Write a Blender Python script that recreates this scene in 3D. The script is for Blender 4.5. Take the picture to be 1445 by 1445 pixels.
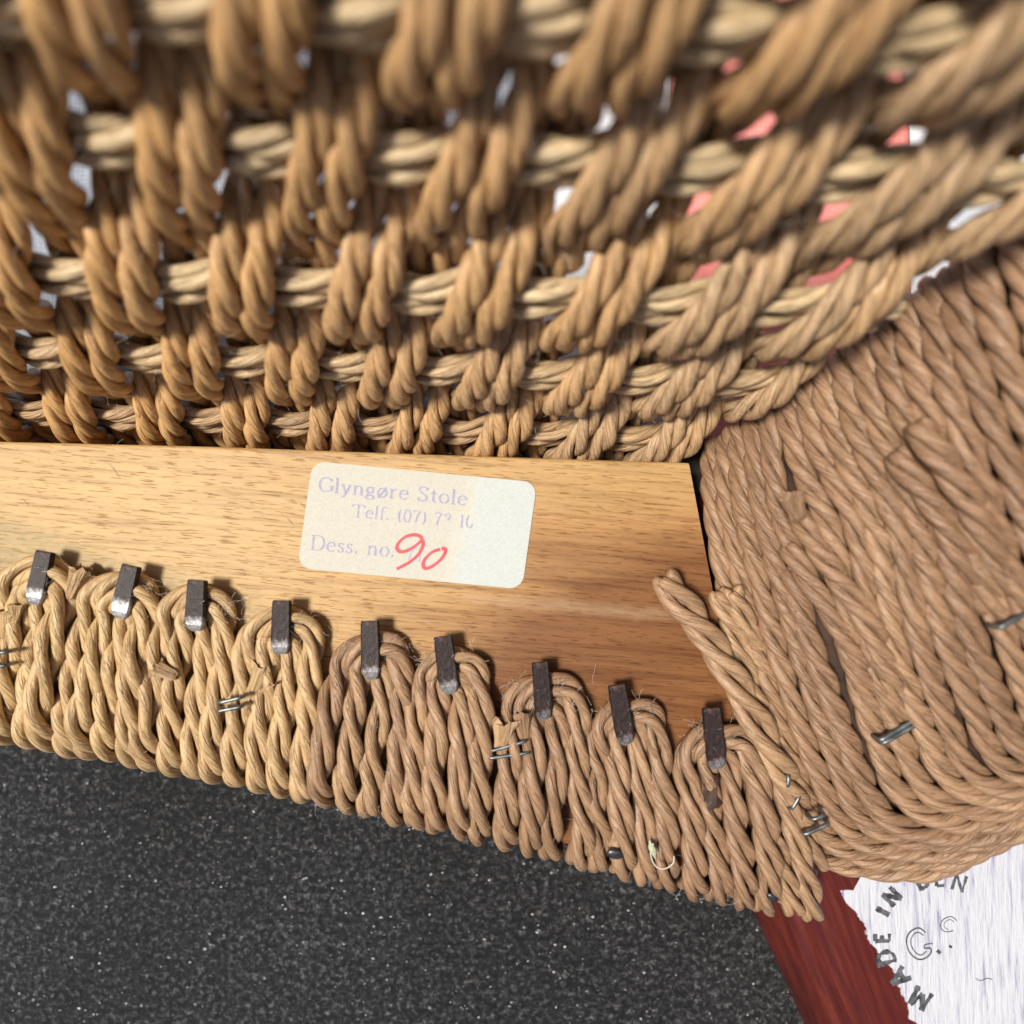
import bpy, math, random
import numpy as np
from mathutils import Vector, noise as mnoise

random.seed(7); rng = np.random.default_rng(7)
for o in list(bpy.data.objects): bpy.data.objects.remove(o)
scene = bpy.context.scene
MM = 0.001

# ------------------------------------------------------------------ camera
CAM_H = 90.0            # mm above the underside of the rail
F = 900.0               # focal length in px of the 1445 px photograph
cam_d = bpy.data.cameras.new("camera"); cam = bpy.data.objects.new("camera", cam_d)
scene.collection.objects.link(cam); scene.camera = cam
cam.location = (0, 0, CAM_H * MM)
cam_d.sensor_width = 36; cam_d.lens = 36 * F / 1445
cam_d.clip_start = 0.004; cam_d.clip_end = 50
cam_d.dof.use_dof = True; cam_d.dof.focus_distance = 0.0935
cam_d.dof.aperture_fstop = 12.5

# ------------------------------------------------------------------ light
SUN_DIR = Vector((-0.40, 0.02, 0.90)).normalized()
elev = math.asin(SUN_DIR.z); az = math.atan2(SUN_DIR.x, SUN_DIR.y)
w = bpy.data.worlds.new("World"); scene.world = w; w.use_nodes = True
nt = w.node_tree; bg = nt.nodes['Background']
sky = nt.nodes.new('ShaderNodeTexSky'); sky.sky_type = 'NISHITA'; sky.sun_disc = False
sky.sun_elevation = elev; sky.sun_rotation = az
sky.air_density = 0.7; sky.dust_density = 4.0; sky.ozone_density = 0.6
nt.links.new(sky.outputs[0], bg.inputs[0]); bg.inputs[1].default_value = 0.068
sd = bpy.data.lights.new("sun", 'SUN'); sd.energy = 4.7; sd.angle = math.radians(12); sd.color = (1.0, 0.95, 0.86)
so = bpy.data.objects.new("sun", sd); scene.collection.objects.link(so)
so.rotation_euler = SUN_DIR.to_track_quat('Z', 'Y').to_euler()
so.location = (-0.3, 0.1, 0.6)

scene.render.engine = 'CYCLES'
scene.view_settings.view_transform = 'Standard'; scene.view_settings.look = 'None'
scene.view_settings.exposure = 0.1; scene.view_settings.gamma = 1

# ------------------------------------------------------------------ helpers
def P(x, y, z=0.0):
    """photo measurement (px) at height z (mm) -> place in the scene (mm)"""
    d = CAM_H - z
    return np.array([(x - 722.5) / F * d, (722.5 - y) / F * d, z])

def link_mesh(name, verts, faces, mat, parent=None, smooth=True, uv=None):
    me = bpy.data.meshes.new(name)
    me.from_pydata([tuple(v) for v in (np.asarray(verts) * MM)], [], faces)
    if mat: me.materials.append(mat)
    if smooth: me.polygons.foreach_set('use_smooth', [True] * len(me.polygons))
    me.update()
    o = bpy.data.objects.new(name, me); scene.collection.objects.link(o)
    if parent: o.parent = parent
    return o

def noise1(s, scale, amp):
    n = int(s[-1] / scale) + 4
    k = rng.uniform(-1, 1, n)
    t = s / scale; i = np.floor(t).astype(int); f = t - i; f = f * f * (3 - 2 * f)
    return amp * (k[i] * (1 - f) + k[i + 1] * f)

def spline(pts, step):
    p = np.asarray(pts, float)
    if len(p) > 2:
        q = np.vstack([2 * p[0] - p[1], p, 2 * p[-1] - p[-2]])
        out = []
        for i in range(1, len(q) - 2):
            a, b, c, d = q[i - 1], q[i], q[i + 1], q[i + 2]
            n = max(2, int(np.linalg.norm(c - b) / 0.25))
            t = np.linspace(0, 1, n, endpoint=False)[:, None]
            out.append(0.5 * ((2 * b) + (-a + c) * t + (2 * a - 5 * b + 4 * c - d) * t**2 + (-a + 3 * b - 3 * c + d) * t**3))
        out.append(p[-1:]); p = np.vstack(out)
    seg = np.r_[0, np.cumsum(np.linalg.norm(np.diff(p, axis=0), axis=1))]
    n = max(3, int(seg[-1] / step)); s = np.linspace(0, seg[-1], n)
    q = np.stack([np.interp(s, seg, p[:, k]) for k in range(3)], 1)
    for _ in range(2):
        q[1:-1] = (q[:-2] + 2 * q[1:-1] + q[2:]) / 4
    return q, s

def frames(q):
    T = np.gradient(q, axis=0); T /= np.linalg.norm(T, axis=1)[:, None] + 1e-12
    N = np.zeros_like(T); a = np.array([0.13, 0.21, 0.97])
    v = a - T[0] * np.dot(a, T[0])
    if np.linalg.norm(v) < 0.1: v = np.cross(T[0], [1, 0, 0])
    N[0] = v / np.linalg.norm(v)
    for i in range(1, len(q)):
        v = N[i - 1] - T[i] * np.dot(N[i - 1], T[i]); N[i] = v / np.linalg.norm(v)
    return T, N, np.cross(T, N)

SEG = 10                             # segments per ply, three plies
def cord(name, pts, mat, parent, R=1.5, pitch=14.0, tint=0.5, step=0.42, phase=None, crease=1.0, jitter=0.05,
         taper=(0.75, 0.75), plies=3, prof=(0.475, 0.54), label=None, flat=None):
    q, s = spline(pts, step); T, N, B = frames(q); n = len(q)
    ph = rng.uniform(0, 6.28) if phase is None else phase
    th = ph - 2 * math.pi * s / pitch + noise1(s, pitch * 0.8, 0.45)
    rp, ro = prof
    flat_ = (1.0, 0.99) if rp < 0.46 else (0.95, 1.06)
    Rr = R * (1 + noise1(s, 5.0, jitter))
    m0 = np.clip(s / 0.8, 0, 1); m1 = np.clip((s[-1] - s) / 0.8, 0, 1)
    Rr = Rr * (taper[0] + (1 - taper[0]) * np.sqrt(m0)) * (taper[1] + (1 - taper[1]) * np.sqrt(m1))
    cols = plies * SEG
    V = np.zeros((n, cols, 3))
    for m in range(plies):
        pr = 1 + noise1(s, 3.2, 0.10)                  # paper swells and pinches along the ply
        a = th + 2 * math.pi * m / plies + noise1(s, 6.0, 0.16)
        oo = ro * (1 + noise1(s, 5.0, 0.08))
        C_ = q + ((np.cos(a) * Rr * oo)[:, None] * N + (np.sin(a) * Rr * oo)[:, None] * B)
        dC = np.gradient(C_, axis=0); dC /= np.linalg.norm(dC, axis=1)[:, None]
        rad_ = np.cos(a)[:, None] * N + np.sin(a)[:, None] * B
        rad_ -= dC * np.sum(rad_ * dC, axis=1)[:, None]; rad_ /= np.linalg.norm(rad_, axis=1)[:, None]
        bi_ = np.cross(dC, rad_)
        for j in range(SEG):
            g_ = 2 * math.pi * j / SEG
            fold_ = 1 + 0.05 * math.sin(3 * g_ + m) + noise1(s, 4.0, 0.035)
            V[:, m * SEG + j, :] = C_ + (math.cos(g_) * Rr * rp * pr * flat_[0] * fold_)[:, None] * rad_ + (math.sin(g_) * Rr * rp * pr * flat_[1] * fold_)[:, None] * bi_
    V = V.reshape(-1, 3)
    i = np.arange(n - 1)[:, None]; j = np.arange(cols)[None, :]; jn = (j // SEG) * SEG + (j % SEG + 1) % SEG
    F4 = np.stack([i * cols + j, i * cols + jn, (i + 1) * cols + jn, (i + 1) * cols + j], -1).reshape(-1, 4)
    c0 = len(V); ends = []                      # each ply closed at both ends
    for m in range(plies):
        k0 = V[m * SEG:(m + 1) * SEG].mean(0) - T[0] * rng.uniform(0.0, 0.5)
        k1 = V[(n - 1) * cols + m * SEG:(n - 1) * cols + (m + 1) * SEG].mean(0) + T[-1] * rng.uniform(0.0, 0.5)
        ends += [k0, k1]
    V = np.vstack([V, ends])
    jj = np.arange(cols); jjn = (jj // SEG) * SEG + (jj % SEG + 1) % SEG
    cap0 = np.stack([c0 + 2 * (jj // SEG), jjn, jj], 1)
    cap1 = np.stack([c0 + 2 * (jj // SEG) + 1, (n - 1) * cols + jj, (n - 1) * cols + jjn], 1)
    me = bpy.data.meshes.new(name)
    nq = len(F4); nc = cols * 2
    me.vertices.add(len(V)); me.vertices.foreach_set('co', (V * MM).ravel())
    me.loops.add(nq * 4 + nc * 3)
    me.loops.foreach_set('vertex_index', np.r_[F4.ravel(), cap0.ravel(), cap1.ravel()].astype(np.int32))
    me.polygons.add(nq + nc)
    ls = np.r_[np.arange(nq) * 4, nq * 4 + np.arange(nc) * 3].astype(np.int32)
    me.polygons.foreach_set('loop_start', ls)
    me.polygons.foreach_set('use_smooth', np.ones(nq + nc, bool))
    uvl = me.uv_layers.new(name='UVMap')
    u0 = ((j // SEG) * 3.7 + (j % SEG) / SEG + 0 * i); v0 = s[:-1][:, None] + 0 * j; v1 = s[1:][:, None] + 0 * j
    off = rng.uniform(0, 50)
    uv = np.stack([u0, v0, u0 + 1 / SEG, v0, u0 + 1 / SEG, v1, u0, v1], -1).reshape(-1, 2) + [off, off]
    uv = np.vstack([uv, np.tile([off, off], (nc * 3, 1))])
    uvl.data.foreach_set('uv', uv.ravel())
    me.materials.append(mat); me.update(calc_edges=True); me.validate()
    o = bpy.data.objects.new(name, me); scene.collection.objects.link(o); o.parent = parent
    t = tint; o.color = (t, rng.uniform(0, 1), 0, 1)
    if label: o['label'] = label
    return o

def ribbon(pts, wfun, z):
    """flat stroke in a plane: list of 2D points -> verts, faces ; wfun(dir)->width"""
    p = np.asarray(pts, float); n = len(p)
    if n < 2: return [], []
    t = np.gradient(p, axis=0); t /= np.linalg.norm(t, axis=1)[:, None] + 1e-9
    nn = np.stack([-t[:, 1], t[:, 0]], 1)
    ws = np.array([wfun(a) for a in t])[:, None] / 2
    L, R_ = p + nn * ws, p - nn * ws
    V = [(a[0], a[1], z + 0.0004 * i) for i, a in enumerate(L)] + [(a[0], a[1], z + 0.0004 * i) for i, a in enumerate(R_)]
    Fc = [(i, n + i, n + i + 1, i + 1) for i in range(n - 1)]
    return V, Fc

# ------------------------------------------------------------------ materials
def mat_new(name):
    m = bpy.data.materials.new(name); m.use_nodes = True
    nt = m.node_tree; b = nt.nodes['Principled BSDF']
    return m, nt, b
def nd(nt, typ, **kw):
    n = nt.nodes.new(typ)
    for k, v in kw.items():
        if k.startswith('i_'):
            key = k[2:]; key = int(key) if key.isdigit() else key
            n.inputs[key].default_value = v
        else: setattr(n, k, v)
    return n
def ramp(nt, fac, stops):
    r = nt.nodes.new('ShaderNodeValToRGB'); cr = r.color_ramp
    while len(cr.elements) < len(stops): cr.elements.new(0.5)
    for e, (p, c) in zip(cr.elements, stops):
        e.position = p; e.color = (*c, 1) if len(c) == 3 else c
    nt.links.new(fac, r.inputs[0]); return r
def mix(nt, fac, a, b, typ='MIX'):
    m = nt.nodes.new('ShaderNodeMix'); m.data_type = 'RGBA'; m.blend_type = typ
    for v, k in ((fac, 0), (a, 6), (b, 7)):
        if isinstance(v, (int, float)): m.inputs[k].default_value = v
        elif isinstance(v, tuple): m.inputs[k].default_value = (*v, 1) if len(v) == 3 else v
        else: nt.links.new(v, m.inputs[k])
    return m.outputs[2]
def math_(nt, op, a, b=0.0, c=0.0, clamp=False):
    m = nt.nodes.new('ShaderNodeMath'); m.operation = op; m.use_clamp = clamp
    for v, k in ((a, 0), (b, 1), (c, 2)):
        if isinstance(v, (int, float)): m.inputs[k].default_value = v
        else: nt.links.new(v, m.inputs[k])
    return m.outputs[0]
def combine(nt, x, y, z=0.0):
    m = nt.nodes.new('ShaderNodeCombineXYZ')
    for v, k in ((x, 0), (y, 1), (z, 2)):
        if isinstance(v, (int, float)): m.inputs[k].default_value = v
        else: nt.links.new(v, m.inputs[k])
    return m.outputs[0]
def noise_(nt, vec, scale, detail=4, rough=0.6, dist=0.0):
    n = nd(nt, 'ShaderNodeTexNoise', i_Scale=scale, i_Detail=detail, i_Roughness=rough, i_Distortion=dist)
    if vec is not None: nt.links.new(vec, n.inputs['Vector'])
    return n.outputs[0]
def bump(nt, b, h, strength, dist):
    n = nd(nt, 'ShaderNodeBump', i_Strength=strength, i_Distance=dist)
    nt.links.new(h, n.inputs['Height']); nt.links.new(n.outputs[0], b.inputs['Normal']); return n

# twisted paper cord: tint (object colour red) 0 = straw yellow ... 1 = grey brown
def cord_material(name, stops, spec=0.45, rough=0.42, bump_d=0.00012):
    m, nt, b = mat_new(name)
    uvn = nd(nt, 'ShaderNodeUVMap', uv_map='UVMap'); sep = nd(nt, 'ShaderNodeSeparateXYZ')
    nt.links.new(uvn.outputs[0], sep.inputs[0]); U, Vv = sep.outputs[0], sep.outputs[1]
    tc = nd(nt, 'ShaderNodeTexCoord'); obj = tc.outputs['Object']
    oi = nd(nt, 'ShaderNodeObjectInfo'); sc = nd(nt, 'ShaderNodeSeparateColor')
    nt.links.new(oi.outputs['Color'], sc.inputs[0]); tint, rnd = sc.outputs[0], sc.outputs[1]
    # crinkles running along each ply, slightly twisted across it
    uu = math_(nt, 'ADD', U, math_(nt, 'MULTIPLY', Vv, 0.018))
    crink = noise_(nt, combine(nt, math_(nt, 'MULTIPLY', uu, 6.0), math_(nt, 'MULTIPLY', Vv, 0.30), rnd), 1.0, 4, 0.55, 0.3)
    fine = noise_(nt, combine(nt, math_(nt, 'MULTIPLY', uu, 26.0), math_(nt, 'MULTIPLY', Vv, 0.9), rnd), 1.0, 3, 0.6, 0.2)
    crk2 = noise_(nt, combine(nt, math_(nt, 'MULTIPLY', uu, 5.5), math_(nt, 'MULTIPLY', Vv, 0.12), math_(nt, 'ADD', rnd, 7.0)), 1.0, 2, 0.5, 0.6)
    line = math_(nt, 'ABSOLUTE', math_(nt, 'SUBTRACT', crk2, 0.5))
    fold = math_(nt, 'SUBTRACT', 1.0, math_(nt, 'MULTIPLY', line, 22.0), clamp=True)      # thin paper folds
    blot = noise_(nt, obj, 120.0, 4, 0.6)
    tt = math_(nt, 'ADD', tint, math_(nt, 'MULTIPLY', math_(nt, 'SUBTRACT', blot, 0.5), 0.42), clamp=True)
    col = ramp(nt, tt, stops).outputs[0]
    fr = ramp(nt, fine, [(0.30, (0.62, 0.57, 0.52)), (0.46, (1, 1, 1)), (0.7, (1.12, 1.12, 1.12))]).outputs[0]
    col = mix(nt, 0.6, col, fr, 'MULTIPLY')
    mott = ramp(nt, noise_(nt, obj, 420.0, 4, 0.65), [(0.3, (0.78, 0.74, 0.70)), (0.5, (1, 1, 1)), (0.7, (1.12, 1.1, 1.08))]).outputs[0]
    col = mix(nt, 0.6, col, mott, 'MULTIPLY')
    speck = noise_(nt, obj, 3500.0, 2, 0.7)
    dark = ramp(nt, crink, [(0.28, (0.78, 0.74, 0.70)), (0.5, (1, 1, 1)), (0.72, (1.08, 1.07, 1.06))]).outputs[0]
    col = mix(nt, 0.75, col, dark, 'MULTIPLY')
    sp = ramp(nt, speck, [(0.32, (0.7, 0.65, 0.6)), (0.5, (1, 1, 1)), (0.7, (1.12, 1.12, 1.12))]).outputs[0]
    col = mix(nt, 0.35, col, sp, 'MULTIPLY')
    col = mix(nt, math_(nt, 'MULTIPLY', fold, 0.3), col, (0.12, 0.06, 0.03))
    nt.links.new(col, b.inputs['Base Color'])
    b.inputs['Roughness'].default_value = rough; b.inputs['Specular IOR Level'].default_value = spec
    h = math_(nt, 'ADD', math_(nt, 'MULTIPLY', crink, 1.2), math_(nt, 'MULTIPLY', fine, 0.6))
    h = math_(nt, 'SUBTRACT', h, math_(nt, 'MULTIPLY', fold, 0.5))
    h = math_(nt, 'ADD', h, math_(nt, 'MULTIPLY', noise_(nt, obj, 2200.0, 3, 0.6), 0.25))
    bump(nt, b, h, 1.0, bump_d * 1.7)
    return m
M_loop = cord_material('paper_cord_straw', [(0.0, (0.63, 0.44, 0.215)), (0.35, (0.53, 0.355, 0.185)), (0.62, (0.37, 0.228, 0.132)), (1.0, (0.265, 0.155, 0.09))])
M_warp = cord_material('paper_cord_brown', [(0.0, (0.62, 0.36, 0.14)), (0.4, (0.56, 0.345, 0.165)), (0.7, (0.49, 0.335, 0.195)), (1.0, (0.47, 0.35, 0.22))])
M_weft = cord_material('paper_cord_pale', [(0.0, (0.70, 0.56, 0.34)), (0.5, (0.60, 0.44, 0.25)), (1.0, (0.46, 0.30, 0.16))])

# beech rail
def wood_material():
    m, nt, b = mat_new('beech_wood')
    tc = nd(nt, 'ShaderNodeTexCoord'); mp = nd(nt, 'ShaderNodeMapping')
    mp.inputs['Rotation'].default_value = (0, 0, math.radians(5.0)); nt.links.new(tc.outputs['Object'], mp.inputs[0])
    sep = nd(nt, 'ShaderNodeSeparateXYZ'); nt.links.new(mp.outputs[0], sep.inputs[0]); X, Y = sep.outputs[0], sep.outputs[1]
    X = math_(nt, 'MULTIPLY', X, 1000.0); Y = math_(nt, 'MULTIPLY', Y, 1000.0)       # mm
    # honey patina darkening to the joint end, plus painted shade of a lower bevel
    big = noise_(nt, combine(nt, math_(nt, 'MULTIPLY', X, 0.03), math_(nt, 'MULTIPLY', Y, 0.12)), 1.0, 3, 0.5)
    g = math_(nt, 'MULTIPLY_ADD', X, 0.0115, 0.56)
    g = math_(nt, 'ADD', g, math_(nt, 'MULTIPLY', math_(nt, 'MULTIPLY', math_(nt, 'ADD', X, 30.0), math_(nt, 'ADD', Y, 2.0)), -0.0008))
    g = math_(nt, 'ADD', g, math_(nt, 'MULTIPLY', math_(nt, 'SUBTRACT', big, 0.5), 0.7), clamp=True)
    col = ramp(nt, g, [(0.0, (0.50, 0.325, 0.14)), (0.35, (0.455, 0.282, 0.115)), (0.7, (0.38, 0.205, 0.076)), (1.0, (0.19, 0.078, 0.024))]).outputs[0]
    grain = noise_(nt, combine(nt, math_(nt, 'MULTIPLY', X, 0.045), math_(nt, 'MULTIPLY', Y, 1.3)), 1.0, 6, 0.65, 0.4)
    col = mix(nt, 0.8, col, ramp(nt, grain, [(0.32, (0.58, 0.50, 0.42)), (0.5, (1, 1, 1)), (0.68, (1.15, 1.14, 1.1))]).outputs[0], 'MULTIPLY')
    # short dark ray flecks
    fl = noise_(nt, combine(nt, math_(nt, 'MULTIPLY', X, 0.34), math_(nt, 'MULTIPLY', Y, 4.4)), 1.0, 2, 0.5)
    flm = ramp(nt, fl, [(0.59, (0, 0, 0)), (0.66, (1, 1, 1))]).outputs[0]
    col = mix(nt, math_(nt, 'MULTIPLY', flm, 0.8), col, (0.52, 0.40, 0.30), 'MULTIPLY')
    fib = noise_(nt, combine(nt, math_(nt, 'MULTIPLY', X, 1.0), math_(nt, 'MULTIPLY', Y, 14.0)), 1.0, 3, 0.6)
    col = mix(nt, 0.5, col, ramp(nt, fib, [(0.3, (0.82, 0.8, 0.78)), (0.7, (1.12, 1.12, 1.12))]).outputs[0], 'MULTIPLY')
    # broad dark heartwood bands towards the lower edge
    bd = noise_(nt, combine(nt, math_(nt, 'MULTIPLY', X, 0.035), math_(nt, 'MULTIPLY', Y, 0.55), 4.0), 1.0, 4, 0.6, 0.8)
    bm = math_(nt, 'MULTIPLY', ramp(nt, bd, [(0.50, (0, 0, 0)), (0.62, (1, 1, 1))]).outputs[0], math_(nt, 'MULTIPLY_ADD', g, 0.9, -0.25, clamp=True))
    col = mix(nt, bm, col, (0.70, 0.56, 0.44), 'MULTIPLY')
    # painted bevel highlight: pale streak right of centre at Y about -14 mm
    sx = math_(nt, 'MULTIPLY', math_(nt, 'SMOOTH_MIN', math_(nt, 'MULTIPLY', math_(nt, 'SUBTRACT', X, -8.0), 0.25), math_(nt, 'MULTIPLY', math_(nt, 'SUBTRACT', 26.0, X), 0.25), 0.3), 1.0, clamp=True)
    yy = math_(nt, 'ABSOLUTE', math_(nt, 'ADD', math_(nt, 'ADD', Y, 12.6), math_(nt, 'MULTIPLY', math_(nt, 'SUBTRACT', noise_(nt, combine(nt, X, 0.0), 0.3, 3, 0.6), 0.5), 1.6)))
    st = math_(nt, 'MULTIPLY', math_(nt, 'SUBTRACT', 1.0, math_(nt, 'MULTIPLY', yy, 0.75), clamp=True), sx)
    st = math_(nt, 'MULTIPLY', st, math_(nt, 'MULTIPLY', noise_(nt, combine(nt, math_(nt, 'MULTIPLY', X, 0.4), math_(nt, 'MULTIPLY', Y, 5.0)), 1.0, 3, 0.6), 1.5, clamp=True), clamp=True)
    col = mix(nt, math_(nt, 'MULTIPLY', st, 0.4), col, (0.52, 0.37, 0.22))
    # olive grime where the cord loops lie
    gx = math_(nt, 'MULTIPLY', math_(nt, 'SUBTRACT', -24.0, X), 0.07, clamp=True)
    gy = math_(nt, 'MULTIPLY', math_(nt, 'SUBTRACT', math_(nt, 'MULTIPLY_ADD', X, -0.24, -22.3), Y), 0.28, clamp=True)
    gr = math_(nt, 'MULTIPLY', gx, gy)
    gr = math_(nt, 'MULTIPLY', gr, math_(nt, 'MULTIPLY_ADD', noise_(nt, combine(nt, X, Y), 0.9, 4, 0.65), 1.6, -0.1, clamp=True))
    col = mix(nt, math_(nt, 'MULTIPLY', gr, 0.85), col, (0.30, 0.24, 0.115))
    # scratches and small stains
    sc = noise_(nt, combine(nt, math_(nt, 'MULTIPLY_ADD', Y, 0.9, math_(nt, 'MULTIPLY', X, 0.8)), math_(nt, 'MULTIPLY_ADD', X, 0.12, math_(nt, 'MULTIPLY', Y, -0.12))), 1.1, 2, 0.5)
    scm = math_(nt, 'MULTIPLY', ramp(nt, sc, [(0.70, (0, 0, 0)), (0.76, (1, 1, 1))]).outputs[0], 0.6)
    col = mix(nt, scm, col, (0.16, 0.07, 0.03))
    nt.links.new(col, b.inputs['Base Color'])
    b.inputs['Roughness'].default_value = 0.5; b.inputs['Specular IOR Level'].default_value = 0.3
    h = math_(nt, 'SUBTRACT', math_(nt, 'MULTIPLY', fib, 0.5), math_(nt, 'MULTIPLY', flm, 0.8))
    h = math_(nt, 'ADD', h, math_(nt, 'MULTIPLY', grain, 0.8))
    bump(nt, b, h, 0.5, 0.00008)
    return m
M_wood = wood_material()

def red_wood_material():
    m, nt, b = mat_new('red_stained_wood_with_white_face')
    tc = nd(nt, 'ShaderNodeTexCoord'); sep = nd(nt, 'ShaderNodeSeparateXYZ'); nt.links.new(tc.outputs['Object'], sep.inputs[0])
    X = math_(nt, 'MULTIPLY', sep.outputs[0], 1000.0); Y = math_(nt, 'MULTIPLY', sep.outputs[1], 1000.0)
    # along the leg
    A = math_(nt, 'ADD', math_(nt, 'MULTIPLY', Y, 0.92), math_(nt, 'MULTIPLY', X, -0.38))
    Bx = math_(nt, 'ADD', math_(nt, 'MULTIPLY', X, 0.92), math_(nt, 'MULTIPLY', Y, 0.38))
    g1 = noise_(nt, combine(nt, math_(nt, 'MULTIPLY', Bx, 1.1), math_(nt, 'MULTIPLY', A, 0.07)), 1.0, 5, 0.6, 0.3)
    red = ramp(nt, g1, [(0.25, (0.035, 0.005, 0.004)), (0.5, (0.085, 0.012, 0.008)), (0.8, (0.15, 0.028, 0.014))]).outputs[0]
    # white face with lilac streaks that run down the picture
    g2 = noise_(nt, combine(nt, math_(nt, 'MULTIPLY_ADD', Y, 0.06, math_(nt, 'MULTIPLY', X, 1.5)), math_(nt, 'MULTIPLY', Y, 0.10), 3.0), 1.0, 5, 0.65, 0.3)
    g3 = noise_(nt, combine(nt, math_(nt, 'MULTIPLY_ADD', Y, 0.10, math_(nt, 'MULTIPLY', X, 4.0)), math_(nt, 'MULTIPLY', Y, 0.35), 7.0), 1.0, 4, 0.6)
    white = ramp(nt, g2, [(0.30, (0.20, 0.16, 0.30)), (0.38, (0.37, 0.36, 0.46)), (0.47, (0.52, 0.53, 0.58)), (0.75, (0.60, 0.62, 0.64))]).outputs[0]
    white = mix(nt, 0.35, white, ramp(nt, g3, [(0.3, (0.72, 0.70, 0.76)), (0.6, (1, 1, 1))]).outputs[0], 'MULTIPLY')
    # ragged edge of the white: a line from (46,-54.5) to (62,-79) mm
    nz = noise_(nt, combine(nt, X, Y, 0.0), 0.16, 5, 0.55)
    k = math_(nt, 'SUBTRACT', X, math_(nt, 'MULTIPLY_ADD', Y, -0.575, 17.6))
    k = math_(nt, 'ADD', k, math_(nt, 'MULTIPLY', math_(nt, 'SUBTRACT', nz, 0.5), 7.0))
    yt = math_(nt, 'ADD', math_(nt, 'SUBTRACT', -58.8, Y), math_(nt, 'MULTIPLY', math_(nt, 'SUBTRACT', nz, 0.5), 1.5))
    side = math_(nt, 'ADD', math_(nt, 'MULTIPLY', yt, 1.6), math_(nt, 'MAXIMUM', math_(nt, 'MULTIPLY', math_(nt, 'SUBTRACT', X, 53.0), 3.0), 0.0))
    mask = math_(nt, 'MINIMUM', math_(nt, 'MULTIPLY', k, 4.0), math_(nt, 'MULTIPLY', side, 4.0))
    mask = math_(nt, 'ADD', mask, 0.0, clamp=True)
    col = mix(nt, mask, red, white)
    nt.links.new(col, b.inputs['Base Color'])
    r = math_(nt, 'MULTIPLY_ADD', mask, 0.28, 0.34); nt.links.new(r, b.inputs['Roughness'])
    h = math_(nt, 'ADD', math_(nt, 'MULTIPLY', g1, 0.6), math_(nt, 'MULTIPLY', math_(nt, 'ADD', g3, g2), mask))
    h = math_(nt, 'ADD', h, math_(nt, 'MULTIPLY', mask, -0.6))
    bump(nt, b, h, 0.7, 0.00022)
    return m
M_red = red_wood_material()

def simple(name, col, rough=0.5, metal=0.0, nscale=None, ncol=None, bstr=0.0, bd=0.0001, spec=0.5):
    m, nt, b = mat_new(name)
    b.inputs['Roughness'].default_value = rough; b.inputs['Metallic'].default_value = metal
    b.inputs['Specular IOR Level'].default_value = spec
    if nscale:
        tc = nd(nt, 'ShaderNodeTexCoord'); n = noise_(nt, tc.outputs['Object'], nscale, 5, 0.65)
        c = ramp(nt, n, [(0.35, col), (0.65, ncol or col)]).outputs[0]; nt.links.new(c, b.inputs['Base Color'])
        if bstr: bump(nt, b, n, bstr, bd)
    else: b.inputs['Base Color'].default_value = (*col, 1)
    return m
M_dark = simple('dark_inner_wood', (0.008, 0.008, 0.006), 0.7, nscale=160, ncol=(0.03, 0.03, 0.014), bstr=0.6, bd=0.0004)
M_core = simple('brown_rail_wood', (0.022, 0.010, 0.006), 0.65, nscale=300, ncol=(0.07, 0.030, 0.017), bstr=0.4)
M_staple = simple('dull_steel_wire', (0.10, 0.11, 0.115), 0.42, 0.8, nscale=900, ncol=(0.26, 0.28, 0.28), bstr=0.3, bd=0.00005)
M_nailhead = simple('blued_nail_steel', (0.05, 0.055, 0.06), 0.4, 0.8, nscale=900, ncol=(0.14, 0.14, 0.15), bstr=0.4, bd=0.0001)
M_ink = simple('lilac_print', (0.27, 0.255, 0.40), 0.7, nscale=2500, ncol=(0.37, 0.36, 0.45))
M_inkf = simple('faded_lilac_print', (0.31, 0.29, 0.44), 0.7, nscale=2500, ncol=(0.40, 0.39, 0.48))
M_pen = simple('red_felt_pen', (0.66, 0.03, 0.045), 0.55, nscale=1500, ncol=(0.58, 0.06, 0.075))
M_stamp = simple('black_stamp_ink', (0.022, 0.024, 0.028), 0.45, nscale=1200, ncol=(0.13, 0.135, 0.15))
M_fibre = simple('lint', (0.62, 0.56, 0.48), 0.8)
M_green = simple('dry_green_husk', (0.30, 0.34, 0.20), 0.6, nscale=2000, ncol=(0.5, 0.52, 0.36))

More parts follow.
